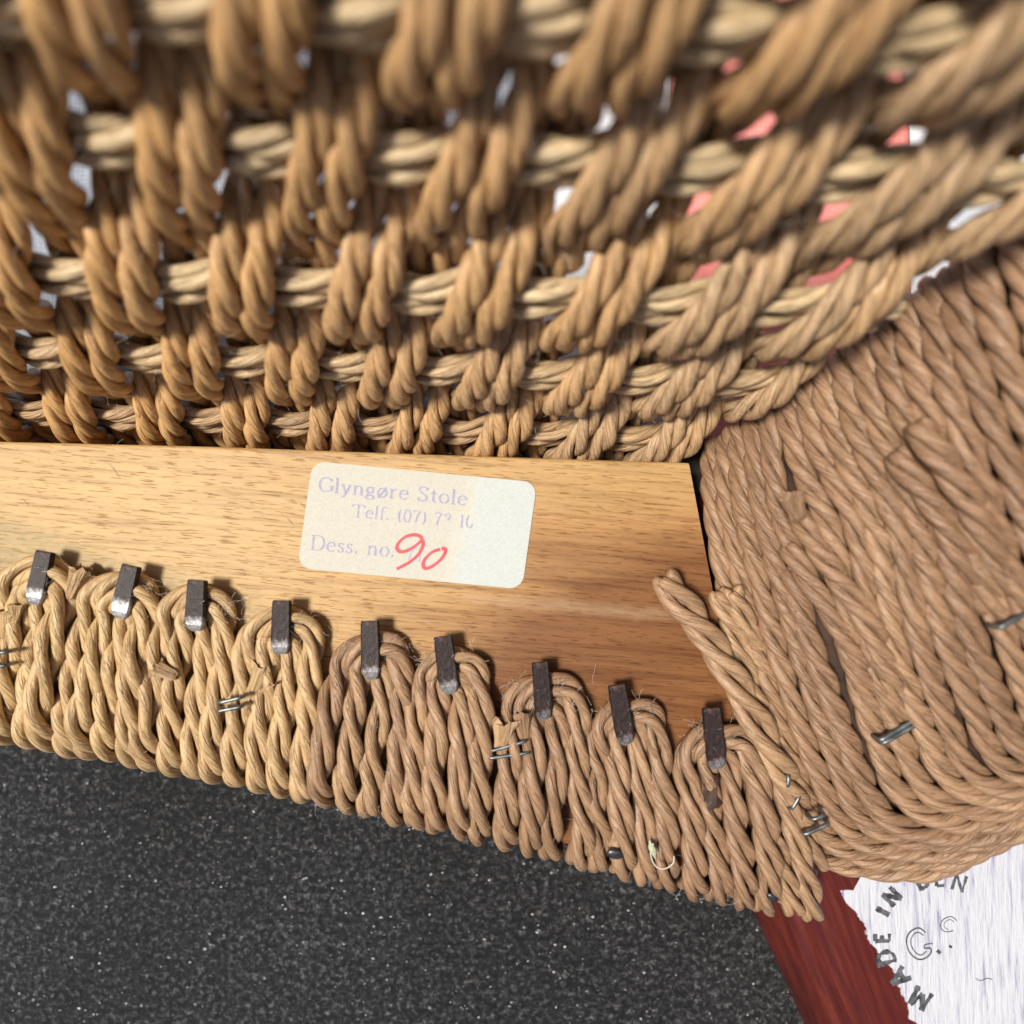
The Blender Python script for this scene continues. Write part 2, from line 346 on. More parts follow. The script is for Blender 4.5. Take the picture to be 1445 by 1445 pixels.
def clip_material():
    m, nt, b = mat_new('blackened_steel_clip_worn_tip')
    tc = nd(nt, 'ShaderNodeTexCoord'); sep = nd(nt, 'ShaderNodeSeparateXYZ'); nt.links.new(tc.outputs['Object'], sep.inputs[0])
    n = noise_(nt, tc.outputs['Object'], 700, 5, 0.7); n2 = noise_(nt, tc.outputs['Object'], 2600, 4, 0.7)
    col = ramp(nt, n, [(0.3, (0.008, 0.006, 0.007)), (0.55, (0.022, 0.011, 0.010)), (0.72, (0.08, 0.034, 0.025))]).outputs[0]
    oi = nd(nt, 'ShaderNodeObjectInfo'); sc = nd(nt, 'ShaderNodeSeparateColor'); nt.links.new(oi.outputs['Color'], sc.inputs[0])
    y = math_(nt, 'MULTIPLY', sep.outputs[1], 1000.0)     # 0 at the stem end, 8 at the free end
    wm = math_(nt, 'MULTIPLY', math_(nt, 'SUBTRACT', math_(nt, 'MULTIPLY', sc.outputs[0], 3.0), y), 0.6)
    wm = math_(nt, 'ADD', wm, math_(nt, 'MULTIPLY', math_(nt, 'SUBTRACT', n, 0.5), 2.2), clamp=True)
    wm = math_(nt, 'MULTIPLY', wm, ramp(nt, n2, [(0.3, (0.35,) * 3), (0.6, (1, 1, 1))]).outputs[0])
    col = mix(nt, wm, col, (0.52, 0.52, 0.53)); nt.links.new(col, b.inputs['Base Color'])
    nt.links.new(math_(nt, 'MULTIPLY_ADD', wm, 0.75, 0.05), b.inputs['Metallic'])
    b.inputs['Roughness'].default_value = 0.42; b.inputs['Specular IOR Level'].default_value = 0.25
    bump(nt, b, math_(nt, 'ADD', n, math_(nt, 'MULTIPLY', n2, 0.5)), 0.8, 0.00015)
    return m
M_clip = clip_material()

def paper_material():
    m, nt, b = mat_new('yellowed_label_paper')
    tc = nd(nt, 'ShaderNodeTexCoord'); sep = nd(nt, 'ShaderNodeSeparateXYZ'); nt.links.new(tc.outputs['Object'], sep.inputs[0])
    X = math_(nt, 'MULTIPLY', sep.outputs[0], 1000.0); Y = math_(nt, 'MULTIPLY', sep.outputs[1], 1000.0)
    n = noise_(nt, tc.outputs['Object'], 260, 5, 0.7); n2 = noise_(nt, tc.outputs['Object'], 2600, 3, 0.65)
    # local frame: centre 0, x -15.8..15.8 ; water tide mark with its right side washed bluish
    k = math_(nt, 'SUBTRACT', X, 6.2); k = math_(nt, 'ADD', k, math_(nt, 'MULTIPLY', math_(nt, 'SUBTRACT', n, 0.5), 6.0))
    k = math_(nt, 'ADD', k, math_(nt, 'MULTIPLY', Y, -0.16))
    mk = math_(nt, 'MULTIPLY_ADD', k, 0.4, 0.5, clamp=True)
    col = mix(nt, mk, (0.49, 0.475, 0.41), (0.485, 0.515, 0.50))
    col = mix(nt, math_(nt, 'MULTIPLY', math_(nt, 'SUBTRACT', 1.0, math_(nt, 'ABSOLUTE', math_(nt, 'MULTIPLY', k, 0.6)), clamp=True), 0.3), col, (0.60, 0.52, 0.38))
    col = mix(nt, 0.6, col, ramp(nt, n2, [(0.3, (0.86, 0.85, 0.8)), (0.55, (1, 1, 1)), (0.75, (1.07, 1.07, 1.06))]).outputs[0], 'MULTIPLY')
    sp = noise_(nt, tc.outputs['Object'], 1300, 2, 0.5)
    col = mix(nt, ramp(nt, sp, [(0.72, (0, 0, 0)), (0.78, (0.5,) * 3)]).outputs[0], col, (0.45, 0.40, 0.30))
    nt.links.new(col, b.inputs['Base Color']); b.inputs['Roughness'].default_value = 0.6; b.inputs['Specular IOR Level'].default_value = 0.3
    bump(nt, b, math_(nt, 'ADD', n2, n), 0.25, 0.00006)
    return m
M_paper = paper_material()

def floor_material():
    m, nt, b = mat_new('dark_speckled_asphalt')
    tc = nd(nt, 'ShaderNodeTexCoord'); o = tc.outputs['Object']
    n = noise_(nt, o, 950, 8, 0.85, 0.35); n2 = noise_(nt, o, 28, 5, 0.65); n3 = noise_(nt, o, 2200, 3, 0.6)
    col = ramp(nt, n, [(0.40, (0.004, 0.004, 0.004)), (0.49, (0.016, 0.016, 0.016)), (0.555, (0.070, 0.070, 0.069)), (0.64, (0.32, 0.32, 0.32))]).outputs[0]
    col = mix(nt, 1.0, col, ramp(nt, n2, [(0.3, (0.72, 0.72, 0.72)), (0.7, (1.25, 1.26, 1.3))]).outputs[0], 'MULTIPLY')
    v = nd(nt, 'ShaderNodeTexVoronoi', i_Scale=420.0); nt.links.new(o, v.inputs['Vector'])
    sepc = nd(nt, 'ShaderNodeSeparateColor'); nt.links.new(v.outputs['Color'], sepc.inputs[0])
    sp = math_(nt, 'MULTIPLY', math_(nt, 'LESS_THAN', v.outputs['Distance'], 0.10), math_(nt, 'GREATER_THAN', sepc.outputs[0], 0.86))
    col = mix(nt, math_(nt, 'MULTIPLY', sp, 0.8), col, (0.5, 0.51, 0.53))
    nt.links.new(col, b.inputs['Base Color']); b.inputs['Roughness'].default_value = 0.5; b.inputs['Specular IOR Level'].default_value = 0.6
    bump(nt, b, math_(nt, 'ADD', n, math_(nt, 'MULTIPLY', n3, 0.4)), 1.0, 0.0009)
    return m
M_floor = floor_material()

def cloth_material(name, c0, c1, weave=700.0):
    m, nt, b = mat_new(name)
    tc = nd(nt, 'ShaderNodeTexCoord'); o = tc.outputs['Object']
    sep = nd(nt, 'ShaderNodeSeparateXYZ'); nt.links.new(o, sep.inputs[0])
    sx = math_(nt, 'SINE', math_(nt, 'MULTIPLY', math_(nt, 'ADD', sep.outputs[0], sep.outputs[1]), weave * 6.28))
    sy = math_(nt, 'SINE', math_(nt, 'MULTIPLY', math_(nt, 'SUBTRACT', sep.outputs[0], sep.outputs[1]), weave * 6.28))
    h = math_(nt, 'MULTIPLY', sx, sy); n = noise_(nt, o, 90, 6, 0.7)
    f = math_(nt, 'MULTIPLY_ADD', h, 0.04, n)
    nt.links.new(ramp(nt, f, [(0.25, c0), (0.75, c1)]).outputs[0], b.inputs['Base Color'])
    b.inputs['Roughness'].default_value = 0.85; bump(nt, b, f, 0.7, 0.0004)
    return m
M_white = cloth_material('white_cotton', (0.42, 0.44, 0.49), (0.82, 0.83, 0.85))
M_grey = cloth_material('blue_grey_cotton', (0.07, 0.08, 0.11), (0.40, 0.43, 0.50))
M_pink = cloth_material('coral_pink_cotton', (0.72, 0.16, 0.13), (0.88, 0.36, 0.33))

# ------------------------------------------------------------------ the setting
FLOOR_Z = -21.0
me_v = [(-1500, -1500, FLOOR_Z), (1500, -1500, FLOOR_Z), (1500, 1500, FLOOR_Z), (-1500, 1500, FLOOR_Z)]
ground = link_mesh('ground', me_v, [(0, 1, 2, 3)], M_floor, smooth=False); ground['kind'] = 'structure'

def cloth(name, x0, x1, y0, y1, z, mat, nx, ny, amp, label, cat, seed, thick=0.5, edge=1.0):
    V, Fc = [], []
    for side in (0, 1):
        for j in range(ny + 1):
            for i in range(nx + 1):
                u, v = i / nx, j / ny
                x = x0 + (x1 - x0) * u; y = y0 + (y1 - y0) * v
                e = mnoise.noise(Vector((x * 0.05, y * 0.05, seed))) * edge
                x += e * (1 if i in (0, nx) else 0.3); y += e * (1 if j in (0, ny) else 0.3)
                h = amp * abs(mnoise.noise(Vector((x * 0.035, y * 0.02, seed + 5)))) * 2 + 0.3 * amp * abs(mnoise.noise(Vector((x * 0.1, y * 0.12, seed + 9))))
                V.append((x, y, z + (h + thick if side == 0 else 0.0)))
    W = nx + 1; off = W * (ny + 1)
    for j in range(ny):
        for i in range(nx):
            a = j * W + i; Fc.append((a, a + 1, a + W + 1, a + W)); Fc.append((off + a, off + a + W, off + a + W + 1, off + a + 1))
    for i in range(nx):
        Fc.append((i, off + i, off + i + 1, i + 1)); a = ny * W + i; Fc.append((a, a + 1, off + a + 1, off + a))
    for j in range(ny):
        a = j * W; Fc.append((a, a + W, off + a + W, off + a)); a = j * W + nx; Fc.append((a, off + a, off + a + W, a + W))
    o = link_mesh(name, V, Fc, mat); o['label'] = label; o['category'] = cat; return o
cloth('grey_cloth', -170, 3, -6, 205, FLOOR_Z + 5.2, M_grey, 60, 50, 2.5,
      'grey cloth lying on the ground behind the left part of the weave', 'cloth', 2.3)
cloth('white_cloth', -20, 230, -4, 210, FLOOR_Z + 0.3, M_white, 70, 50, 3.0,
      'white cotton cloth lying on the ground behind the right part of the weave', 'cloth', 1.3)
cloth('pink_cloth', 26, 64, 9, 92, FLOOR_Z + 7.6, M_pink, 24, 50, 1.2,
      'coral pink cloth glimpsed through gaps at the right of the weave', 'cloth', 4.1)

# loose pale grit on the ground
V, Fc = [], []
for _ in range(2400):
    x = random.uniform(-110, 75); y = random.uniform(-125, -42); s = random.choice([0.06, 0.08, 0.09, 0.10, 0.12, 0.15, 0.22]) * random.uniform(0.7, 1.1)
    b0 = len(V)
    for dx, dy, dz in ((1, 0, 0), (0, 1, 0), (-1, 0, 0), (0, -1, 0), (0, 0, 1.0), (0, 0, -0.3)):
        V.append((x + s * (1.4 * dx + random.uniform(-.5, .5)), y + s * (0.8 * dy + random.uniform(-.5, .5)), FLOOR_Z + 0.15 + s * dz))
    for a, b_, c in ((0, 1, 4), (1, 2, 4), (2, 3, 4), (3, 0, 4), (1, 0, 5), (2, 1, 5), (3, 2, 5), (0, 3, 5)):
        Fc.append((b0 + a, b0 + b_, b0 + c))
M_grit = simple('pale_quartz_grit', (0.16, 0.16, 0.17), 0.25, nscale=90, ncol=(0.8, 0.8, 0.82))
g = link_mesh('grit', V, Fc, M_grit, smooth=False)
g['kind'] = 'stuff'; g['label'] = 'tiny pale mineral grains scattered over the dark ground'; g['category'] = 'grit'

# ------------------------------------------------------------------ the chair
chair = bpy.data.objects.new('woven_chair', None); scene.collection.objects.link(chair)
chair.location = (0, 0, 0)
chair['label'] = 'upturned chair with paper cord seat, beech rail, paper label and red stained leg'
chair['category'] = 'chair'

# --- front rail: rounded slab
def slab(name, top, bottom, z0, z1, mat, parent, nx=60, rnd=1.0, ny=14, both=True):
    """top/bottom: polylines (mm) of equal length in x; a closed slab with rounded long edges"""
    top = np.array(top, float); bottom = np.array(bottom, float)
    ts = np.linspace(0, 1, nx)
    def rs(p):
        seg = np.r_[0, np.cumsum(np.linalg.norm(np.diff(p, axis=0), axis=1))]; seg /= seg[-1]
        return np.stack([np.interp(ts, seg, p[:, k]) for k in range(2)], 1)
    A, B_ = rs(top), rs(bottom)
    prof = []
    k = 5
    for a in range(k + 1):          # top edge round, from back to front
        t = math.pi / 2 * a / k; prof.append((0, rnd * (1 - math.sin(t)), z1 - rnd * (1 - math.sin(t)) if a else z1 - rnd))
    prof = [('t', 0.0, z0)] + [('t', rnd * (1 - math.cos(math.pi / 2 * a / k)), z1 - rnd + rnd * math.sin(math.pi / 2 * a / k)) for a in range(k + 1)]
    prof += [('b', rnd * (1 - math.sin(math.pi / 2 * (1 - a / k) + 0) * 0 - math.sin(math.pi / 2 * a / k)), z1 - rnd + rnd * math.cos(math.pi / 2 * a / k)) for a in range(k + 1)] + [('b', 0.0, z0)]
    V = []
    for i in range(nx):
        d = B_[i] - A[i]; L = np.linalg.norm(d); d /= L
        for (w_, off, z) in prof:
            p = A[i] + d * off if w_ == 't' else B_[i] - d * off
            V.append((p[0], p[1], z))
    m = len(prof); Fc = []
    for i in range(nx - 1):
        for j in range(m):
            jn = (j + 1) % m; Fc.append((i * m + j, i * m + jn, (i + 1) * m + jn, (i + 1) * m + j))
    Fc.append(tuple(range(m))); Fc.append(tuple((nx - 1) * m + j for j in reversed(range(m))))
    o = link_mesh(name, V, Fc, mat, parent)
    o.data.polygons.foreach_set('use_smooth', [False] * len(o.data.polygons))
    return o
def px(l, z=0): return [tuple(P(x, y, z)[:2]) for x, y in l]
edge = [(-160, 1020), (0, 1052), (100, 1070), (200, 1090), (300, 1108), (400, 1130), (500, 1155), (600, 1178), (700, 1200), (800, 1225), (900, 1253), (1000, 1279), (1060, 1293), (1160, 1306)]
ex = np.array([e[0] for e in edge]); ey = np.array([e[1] for e in edge])
def bottom_y(x): return float(np.interp(x, ex, ey))
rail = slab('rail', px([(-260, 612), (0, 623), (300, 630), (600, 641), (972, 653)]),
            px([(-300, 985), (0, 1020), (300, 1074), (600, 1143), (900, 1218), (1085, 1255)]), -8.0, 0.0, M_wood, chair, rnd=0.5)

inner = slab('inner_rail', px([(-300, 598), (400, 601), (1010, 622)], -15), px([(-300, 690), (400, 690), (1010, 700)], -15), -20.5, -11.5, M_dark, chair, rnd=0.6)  # dark strip behind the gap, covers the ground between the cords

# --- paper label on the rail
lab_c = P(589, 741, 0); ang = -math.atan2(30, 315)
ca, sa = math.cos(ang), math.sin(ang)
def label_local(x, y):
    d = P(x, y, 0) - lab_c; return (d[0] * ca + d[1] * sa, -d[0] * sa + d[1] * ca)
W_, H_, RR = 15.9, 7.6, 1.9
def rrect(w, h, r, n=8):
    out = []
    for cx, cy, a0 in ((w - r, h - r, 0), (-w + r, h - r, 90), (-w + r, -h + r, 180), (w - r, -h + r, 270)):
        for k in range(n + 1):
            a = math.radians(a0 + 90 * k / n); out.append((cx + r * math.cos(a), cy + r * math.sin(a)))
    return out
rr = rrect(W_, H_, RR); n = len(rr)
sh = 0.022
V = [(x + y * sh * 2, y, 0.02) for x, y in rr] + [(x + y * sh * 2, y, 0.13) for x, y in rr]
Fc = [tuple(range(n, 2 * n))] + [(i, (i + 1) % n, n + (i + 1) % n, n + i) for i in range(n)] + [tuple(reversed(range(n)))]
paper = link_mesh('paper_label', V, Fc, M_paper, chair, smooth=False)
paper.location = Vector(lab_c) * MM; paper.rotation_euler = (0, 0, ang)

def arc(cx, cy, rx, ry, a0, a1, n=14):
    return [(cx + rx * math.cos(math.radians(a0 + (a1 - a0) * k / n)), cy + ry * math.sin(math.radians(a0 + (a1 - a0) * k / n))) for k in range(n + 1)]
def el(cx, cy, rx, ry, n=20): return arc(cx, cy, rx, ry, 90, 451, n)
X_ = 0.63
G = {  # glyph strokes, cap height 1 : (width, [strokes])
 'G': (0.86, [arc(0.42, 0.5, 0.36, 0.5, 48, 325), [(0.76, 0.42), (0.76, 0.06)], [(0.6, 0.42), (0.88, 0.42)], [(0.7, 0.95), (0.7, 0.74)]]),
 'l': (0.30, [[(0.13, 0), (0.13, 1.05)], [(0.0, 0), (0.27, 0)], [(0.02, 1.0), (0.13, 1.04)]]),
 'y': (0.58, [[(0.08, X_), (0.29, 0.02)], [(0.5, X_), (0.29, 0.02), (0.18, -0.24), (0.04, -0.26)], [(0, X_), (0.2, X_)], [(0.4, X_), (0.58, X_)]]),
 'n': (0.66, [[(0.13, 0), (0.13, X_)], [(0.02, X_ - .02), (0.13, X_)], [(0.02, 0), (0.25, 0)], [(0.13, 0.44), (0.24, 0.58), (0.36, 0.62), (0.47, 0.55), (0.5, 0.4), (0.5, 0)], [(0.39, 0), (0.62, 0)]]),
 'g': (0.58, [el(0.26, 0.42, 0.17, 0.2), [(0.16, 0.25), (0.10, 0.14), (0.2, 0.08), (0.4, 0.05)], el(0.26, -0.1, 0.22, 0.14), [(0.38, 0.56), (0.54, 0.62)]]),
 'ø': (0.64, [el(0.3, 0.31, 0.24, 0.32), [(0.1, -0.06), (0.5, 0.70)]]),
 'o': (0.62, [el(0.3, 0.31, 0.24, 0.32)]),
 'r': (0.46, [[(0.13, 0), (0.13, X_)], [(0.02, X_ - .02), (0.13, X_)], [(0.02, 0), (0.27, 0)], [(0.13, 0.42), (0.22, 0.57), (0.32, 0.62), (0.41, 0.56)]]),
 'e': (0.58, [[(0.07, 0.36), (0.5, 0.36)], arc(0.29, 0.31, 0.23, 0.32, 8, 318)]),
 'c': (0.5, [arc(0.29, 0.31, 0.23, 0.32, 40, 300)]),
 'S': (0.66, [[(0.54, 0.8), (0.46, 0.95), (0.3, 1.0), (0.13, 0.92), (0.1, 0.75), (0.2, 0.6), (0.42, 0.46), (0.55, 0.3), (0.52, 0.1), (0.34, 0.0), (0.16, 0.04), (0.07, 0.22)], [(0.54, 0.98), (0.54, 0.76)], [(0.07, 0.02), (0.07, 0.26)]]),
 's': (0.46, [[(0.36, 0.5), (0.3, 0.6), (0.2, 0.63), (0.1, 0.57), (0.09, 0.46), (0.2, 0.35), (0.34, 0.26), (0.37, 0.12), (0.25, 0.0), (0.12, 0.02), (0.05, 0.14)]]),
 't': (0.42, [[(0.18, 0.85), (0.18, 0.12), (0.26, 0.01), (0.38, 0.06)], [(0.02, X_), (0.36, X_)]]),
 'T': (0.84, [[(0.02, 1), (0.8, 1)], [(0.41, 1), (0.41, 0)], [(0.27, 0), (0.55, 0)], [(0.02, 1), (0.02, 0.8)], [(0.8, 1), (0.8, 0.8)]]),
 'f': (0.38, [[(0.15, 0), (0.15, 0.85), (0.24, 1.02), (0.4, 0.98)], [(0.02, X_), (0.34, X_)], [(0.03, 0), (0.28, 0)]]),
 '.': (0.30, [[(0.12, 0.0), (0.12, 0.16)]]),
 '(': (0.36, [arc(0.42, 0.42, 0.3, 0.62, 125, 235)]),
 ')': (0.36, [arc(-0.08, 0.42, 0.3, 0.62, 55, -55)]),
 '0': (0.60, [el(0.28, 0.48, 0.21, 0.5)]),
 '7': (0.58, [[(0.06, 0.82), (0.06, 0.96), (0.5, 0.96)], [(0.5, 0.96), (0.3, 0.5), (0.22, 0)]]),
 '2': (0.58, [[(0.08, 0.74), (0.14, 0.92), (0.28, 0.98), (0.43, 0.9), (0.44, 0.7), (0.3, 0.45)]]),
 '1': (0.46, [[(0.1, 0.84), (0.25, 0.98), (0.25, 0)], [(0.1, 0), (0.4, 0)]]),
 'D': (0.88, [[(0.15, 0), (0.15, 1)], [(0.02, 0), (0.15, 0)], [(0.02, 1), (0.15, 1)], [(0.15, 1), (0.4, 1)] + arc(0.4, 0.5, 0.4, 0.5, 80, -80) + [(0.4, 0), (0.15, 0)]]),
 'M': (1.0, [[(0.1, 0), (0.18, 1)], [(0.18, 1), (0.5, 0.25)], [(0.5, 0.25), (0.82, 1)], [(0.82, 1), (0.9, 0)]]),
 'A': (0.85, [[(0.05, 0), (0.42, 1)], [(0.42, 1), (0.8, 0)], [(0.2, 0.35), (0.65, 0.35)]]),
 'E': (0.7, [[(0.1, 0), (0.1, 1)], [(0.1, 1), (0.6, 1)], [(0.1, 0.52), (0.5, 0.52)], [(0.1, 0), (0.62, 0)]]),
 'I': (0.35, [[(0.15, 0), (0.15, 1)]]),
 'N': (0.85, [[(0.1, 0), (0.1, 1)], [(0.1, 1), (0.72, 0)], [(0.72, 0), (0.72, 1)]]),
 'K': (0.8, [[(0.1, 0), (0.1, 1)], [(0.65, 1), (0.1, 0.45)], [(0.3, 0.6), (0.7, 0)]]),
 ' ': (0.34, []),
}
def write(text, xf, h, thick, thin, z, width=None, gap=0.06, wob=0.0):
    tot = sum(G[c][0] + gap for c in text); k = (width / (tot * h)) if width else 1.0
    V, Fc = [], []; x = 0
    for c in text:
        wd, strokes = G[c]
        jx, jy = random.uniform(-wob, wob), random.uniform(-wob, wob)
        for s_i, s in enumerate(strokes):
            pts = [xf((x + a) * h * k + jx, b * h + jy) for a, b in s]
            v, f = ribbon(pts, lambda t: thin + (thick - thin) * abs(t[1]) ** 1.3, z + 0.003 * s_i)
            b0 = len(V); V += v; Fc += [tuple(b0 + i for i in q) for q in f]
        x += wd + gap
    return V, Fc
def text_on_label(name, text, x, y, h, width, mat, thick=0.34, thin=0.13, z=0.14, cut=None):
    ox, oy = label_local(x, y)
    V, Fc = write(text, lambda a, b: (ox + a, oy + b), h, thick, thin, z, width, wob=0.02)
    if cut is not None:
        Fc = [f for f in Fc if min(V[i][0] for i in f) < cut(sum(V[i][1] for i in f) / 4)]
    return link_mesh(name, V, Fc, mat, paper, smooth=False)
text_on_label('printed_name', 'Glyngøre Stole', 449, 693, 2.0, 21.3, M_ink, cut=lambda y: 6.6 + 0.15 * math.sin(9 * y))
text_on_label('printed_telephone_line', 'Telf. (07) 72 10', 497, 729, 1.75, 17.4, M_ink, 0.26, 0.10, cut=lambda y: 7.6 - 0.5 * (1 if y > 0.9 else 0))
text_on_label('printed_design_line', 'Dess. no.', 438, 775, 2.05, 12.2, M_ink, 0.30, 0.11)
text_on_label('faint_printed_number', '71', 572, 790, 1.9, 2.6, M_inkf, 0.22, 0.12)
def zl(x, y): return label_local(400 + x / 3.6125, 630 + y / 3.6125)
nine = [zl(*p) for p in [(708, 492), (703, 462), (672, 450), (628, 458), (592, 486), (578, 515), (594, 536), (634, 530), (676, 504), (708, 478), (712, 505), (690, 548), (650, 585), (610, 608), (578, 624)]]
zero = [zl(*p) for p in [(800, 524), (765, 535), (728, 566), (712, 600), (722, 622), (752, 614), (792, 586), (820, 552), (828, 522), (806, 520)]]
V, Fc = [], []
for i, s in enumerate((nine, zero)):
    q, _ = spline([(a, b, 0) for a, b in s], 0.15)
    v, f = ribbon(q[:, :2], lambda t: 0.40 + 0.12 * abs(t[0] - t[1]), 0.146 + 0.003 * i)
    b0 = len(V); V += v; Fc += [tuple(b0 + k for k in qd) for qd in f]
link_mesh('handwritten_number', V, Fc, M_pen, paper, smooth=False)

# --- woven seat: columns of double cords over and under double cross cords
rowP = [P(352, 590, -3), P(347, 505, 10), P(349, 398, 23), P(366, 206, 36), P(377, 8, 47)]
rowP.append(rowP[-1] + (rowP[-1] - rowP[-2]) * 0.85); rowP.append(rowP[-1] + (rowP[-1] - rowP[-2]) * 0.85)
rowP = [rowP[0] + (rowP[0] - rowP[1]) * 1.0] + rowP           # index 0 is row -1
rowP = np.array(rowP)
COL = np.array([6.1, -0.26, 0.0])
def surf(rho):
    i = rho + 1; k = int(np.clip(math.floor(i), 0, len(rowP) - 2)); t = i - k
    a = rowP[max(k - 1, 0)]; b = rowP[k]; c = rowP[k + 1]; d = rowP[min(k + 2, len(rowP) - 1)]
    return 0.5 * ((2 * b) + (-a + c) * t + (2 * a - 5 * b + 4 * c - d) * t * t + (-a + 3 * b - 3 * c + d) * t**3)
def surf_n(rho):
    t = surf(min(rho + 0.1, 5.9)) - surf(rho - 0.1); n_ = np.cross(COL, t); n_ /= np.linalg.norm(n_)
    return n_ if n_[1] < 0 else -n_
AMP = 2.55
for k in range(-9, 12):
    for e in (-1, 1):
        if k == 11 and e == 1: continue
        pts = []
        jk = rng.uniform(-0.25, 0.25)
        for rho in np.arange(-0.42, 5.6, 0.125):
            c = math.cos(math.pi * (rho + k)); a = math.copysign(abs(c) ** 0.75, c) * AMP
            squeeze = 1.0 - 0.12 * max(0, -c)
            p = surf(rho) + COL * (k + e * 0.27 * squeeze) + surf_n(rho) * a + np.array([jk * 0.5, jk * 0.3, 0])
            pts.append(p)
        # over the back of the rail and down
        p0 = pts[0].copy(); tail = [p0 + np.array([0.3, -1.5, -3.5]), p0 + np.array([0.4, -0.2, -7.5])]
        if (k % 2): pass
        pts = [t for t in reversed(tail)] + pts
        cord('warp_cord', pts, M_warp, chair, R=1.74, pitch=15.0, tint=float(np.clip(0.22 + 0.045 * k + rng.uniform(-0.12, 0.12), 0, 1)), step=0.42, prof=(0.465, 0.555), jitter=0.07)
T0 = P(985, 640, -2); dT = np.array([21.3, 17.7, 32.0])
for r in range(-0, 6):
    Zr = surf(r)[2]; t = (Zr + 2) / 32.0; xr = (T0 + dT * t)[0]
    kend = (xr - (3.4 if r >= 2 else 0.0) - surf(r)[0]) / 6.1
    for e in (-1, 1):
        pts = []
        for kk in np.arange(-10, kend + 0.01, 0.25):
            c = math.cos(math.pi * (r + kk))
            p = surf(r + 0.085 * e + 0.01) + COL * kk + surf_n(r) * (-0.75 * c + (0.35 if e > 0 else 0.0))
            pts.append(p + np.array([0, 0, 0.15 * math.sin(kk * 1.3 + r)]))
        cord('weft_cord', pts, M_weft, chair, R=1.38, pitch=26.0, tint=float(np.clip((0.85, 0.62, 0.40, 0.25, 0.3, 0.3)[r] + rng.uniform(-0.12, 0.12), 0, 1)), crease=0.9)

# --- bent steel clips and the cord loops that hang from them
clips = [(-72, 757, -88, 830), (63, 778, 48, 852), (185, 798, 168, 872), (281, 818, 275, 890), (398, 847, 396, 922), (522, 876, 524, 958), (625, 898, 635, 978),
         (762, 934, 768, 1015), (870, 966, 884, 1050), (1003, 998, 1012, 1085)]
clip_mesh = None
def make_clip_mesh(Lc):
    """flat bar along +y with its stem bent down into the wood at y=0"""
    w2 = 1.32; th = 0.85
    prof = []     # centre line (y,z) and half width
    for y, z, hw in ((0.75, -3.6, 0.5), (0.5, -1.4, 0.5), (0.12, -0.75, 0.55), (0.2, -0.42, 0.72), (0.5, -0.14, 0.98), (1.0, 0.02, 1.2), (1.9, 0.08, w2), (Lc * 0.6, 0.08, w2 * 0.97), (Lc - 0.25, 0.1, w2 * 0.93), (Lc, 0.08, w2 * 0.9)):
        prof.append((y, z, hw))
    V, Fc = [], []
    for i, (y, z, hw) in enumerate(prof):
        a = prof[max(i - 1, 0)]; b = prof[min(i + 1, len(prof) - 1)]
        ty, tz = b[0] - a[0], b[1] - a[1]; L = math.hypot(ty, tz); ny_, nz_ = -tz / L, ty / L
        c = 0.18
        ring = [(-hw, -th / 2), (-hw, th / 2 - c), (-hw + c, th / 2), (hw - c, th / 2), (hw, th / 2 - c), (hw, -th / 2)]
        if i == len(prof) - 1: ring = [(x * 0.96, t * 0.9) for x, t in ring]
        for x, t in ring: V.append((x, y + ny_ * t, z + nz_ * t))
    m = 6
    for i in range(len(prof) - 1):
        for j in range(m):
            jn = (j + 1) % m; Fc.append((i * m + j, i * m + jn, (i + 1) * m + jn, (i + 1) * m + j))
    Fc.append(tuple(reversed(range(m)))); Fc.append(tuple((len(prof) - 1) * m + j for j in range(m)))
    return V, Fc
Vc, Fcc = make_clip_mesh(7.4)
tips = [0.9, 0.8, 1.0, 0.75, 0.65, 0.55, 0.55, 0.35, 0.35, 0.4]
GX = [-103, 18, 138, 258, 382, 508, 632, 764, 893, 1034]
GP = [30.0, 30.0, 30.0, 30.4, 31.2, 31.4, 32.0, 33.0, 33.8, 33.5]
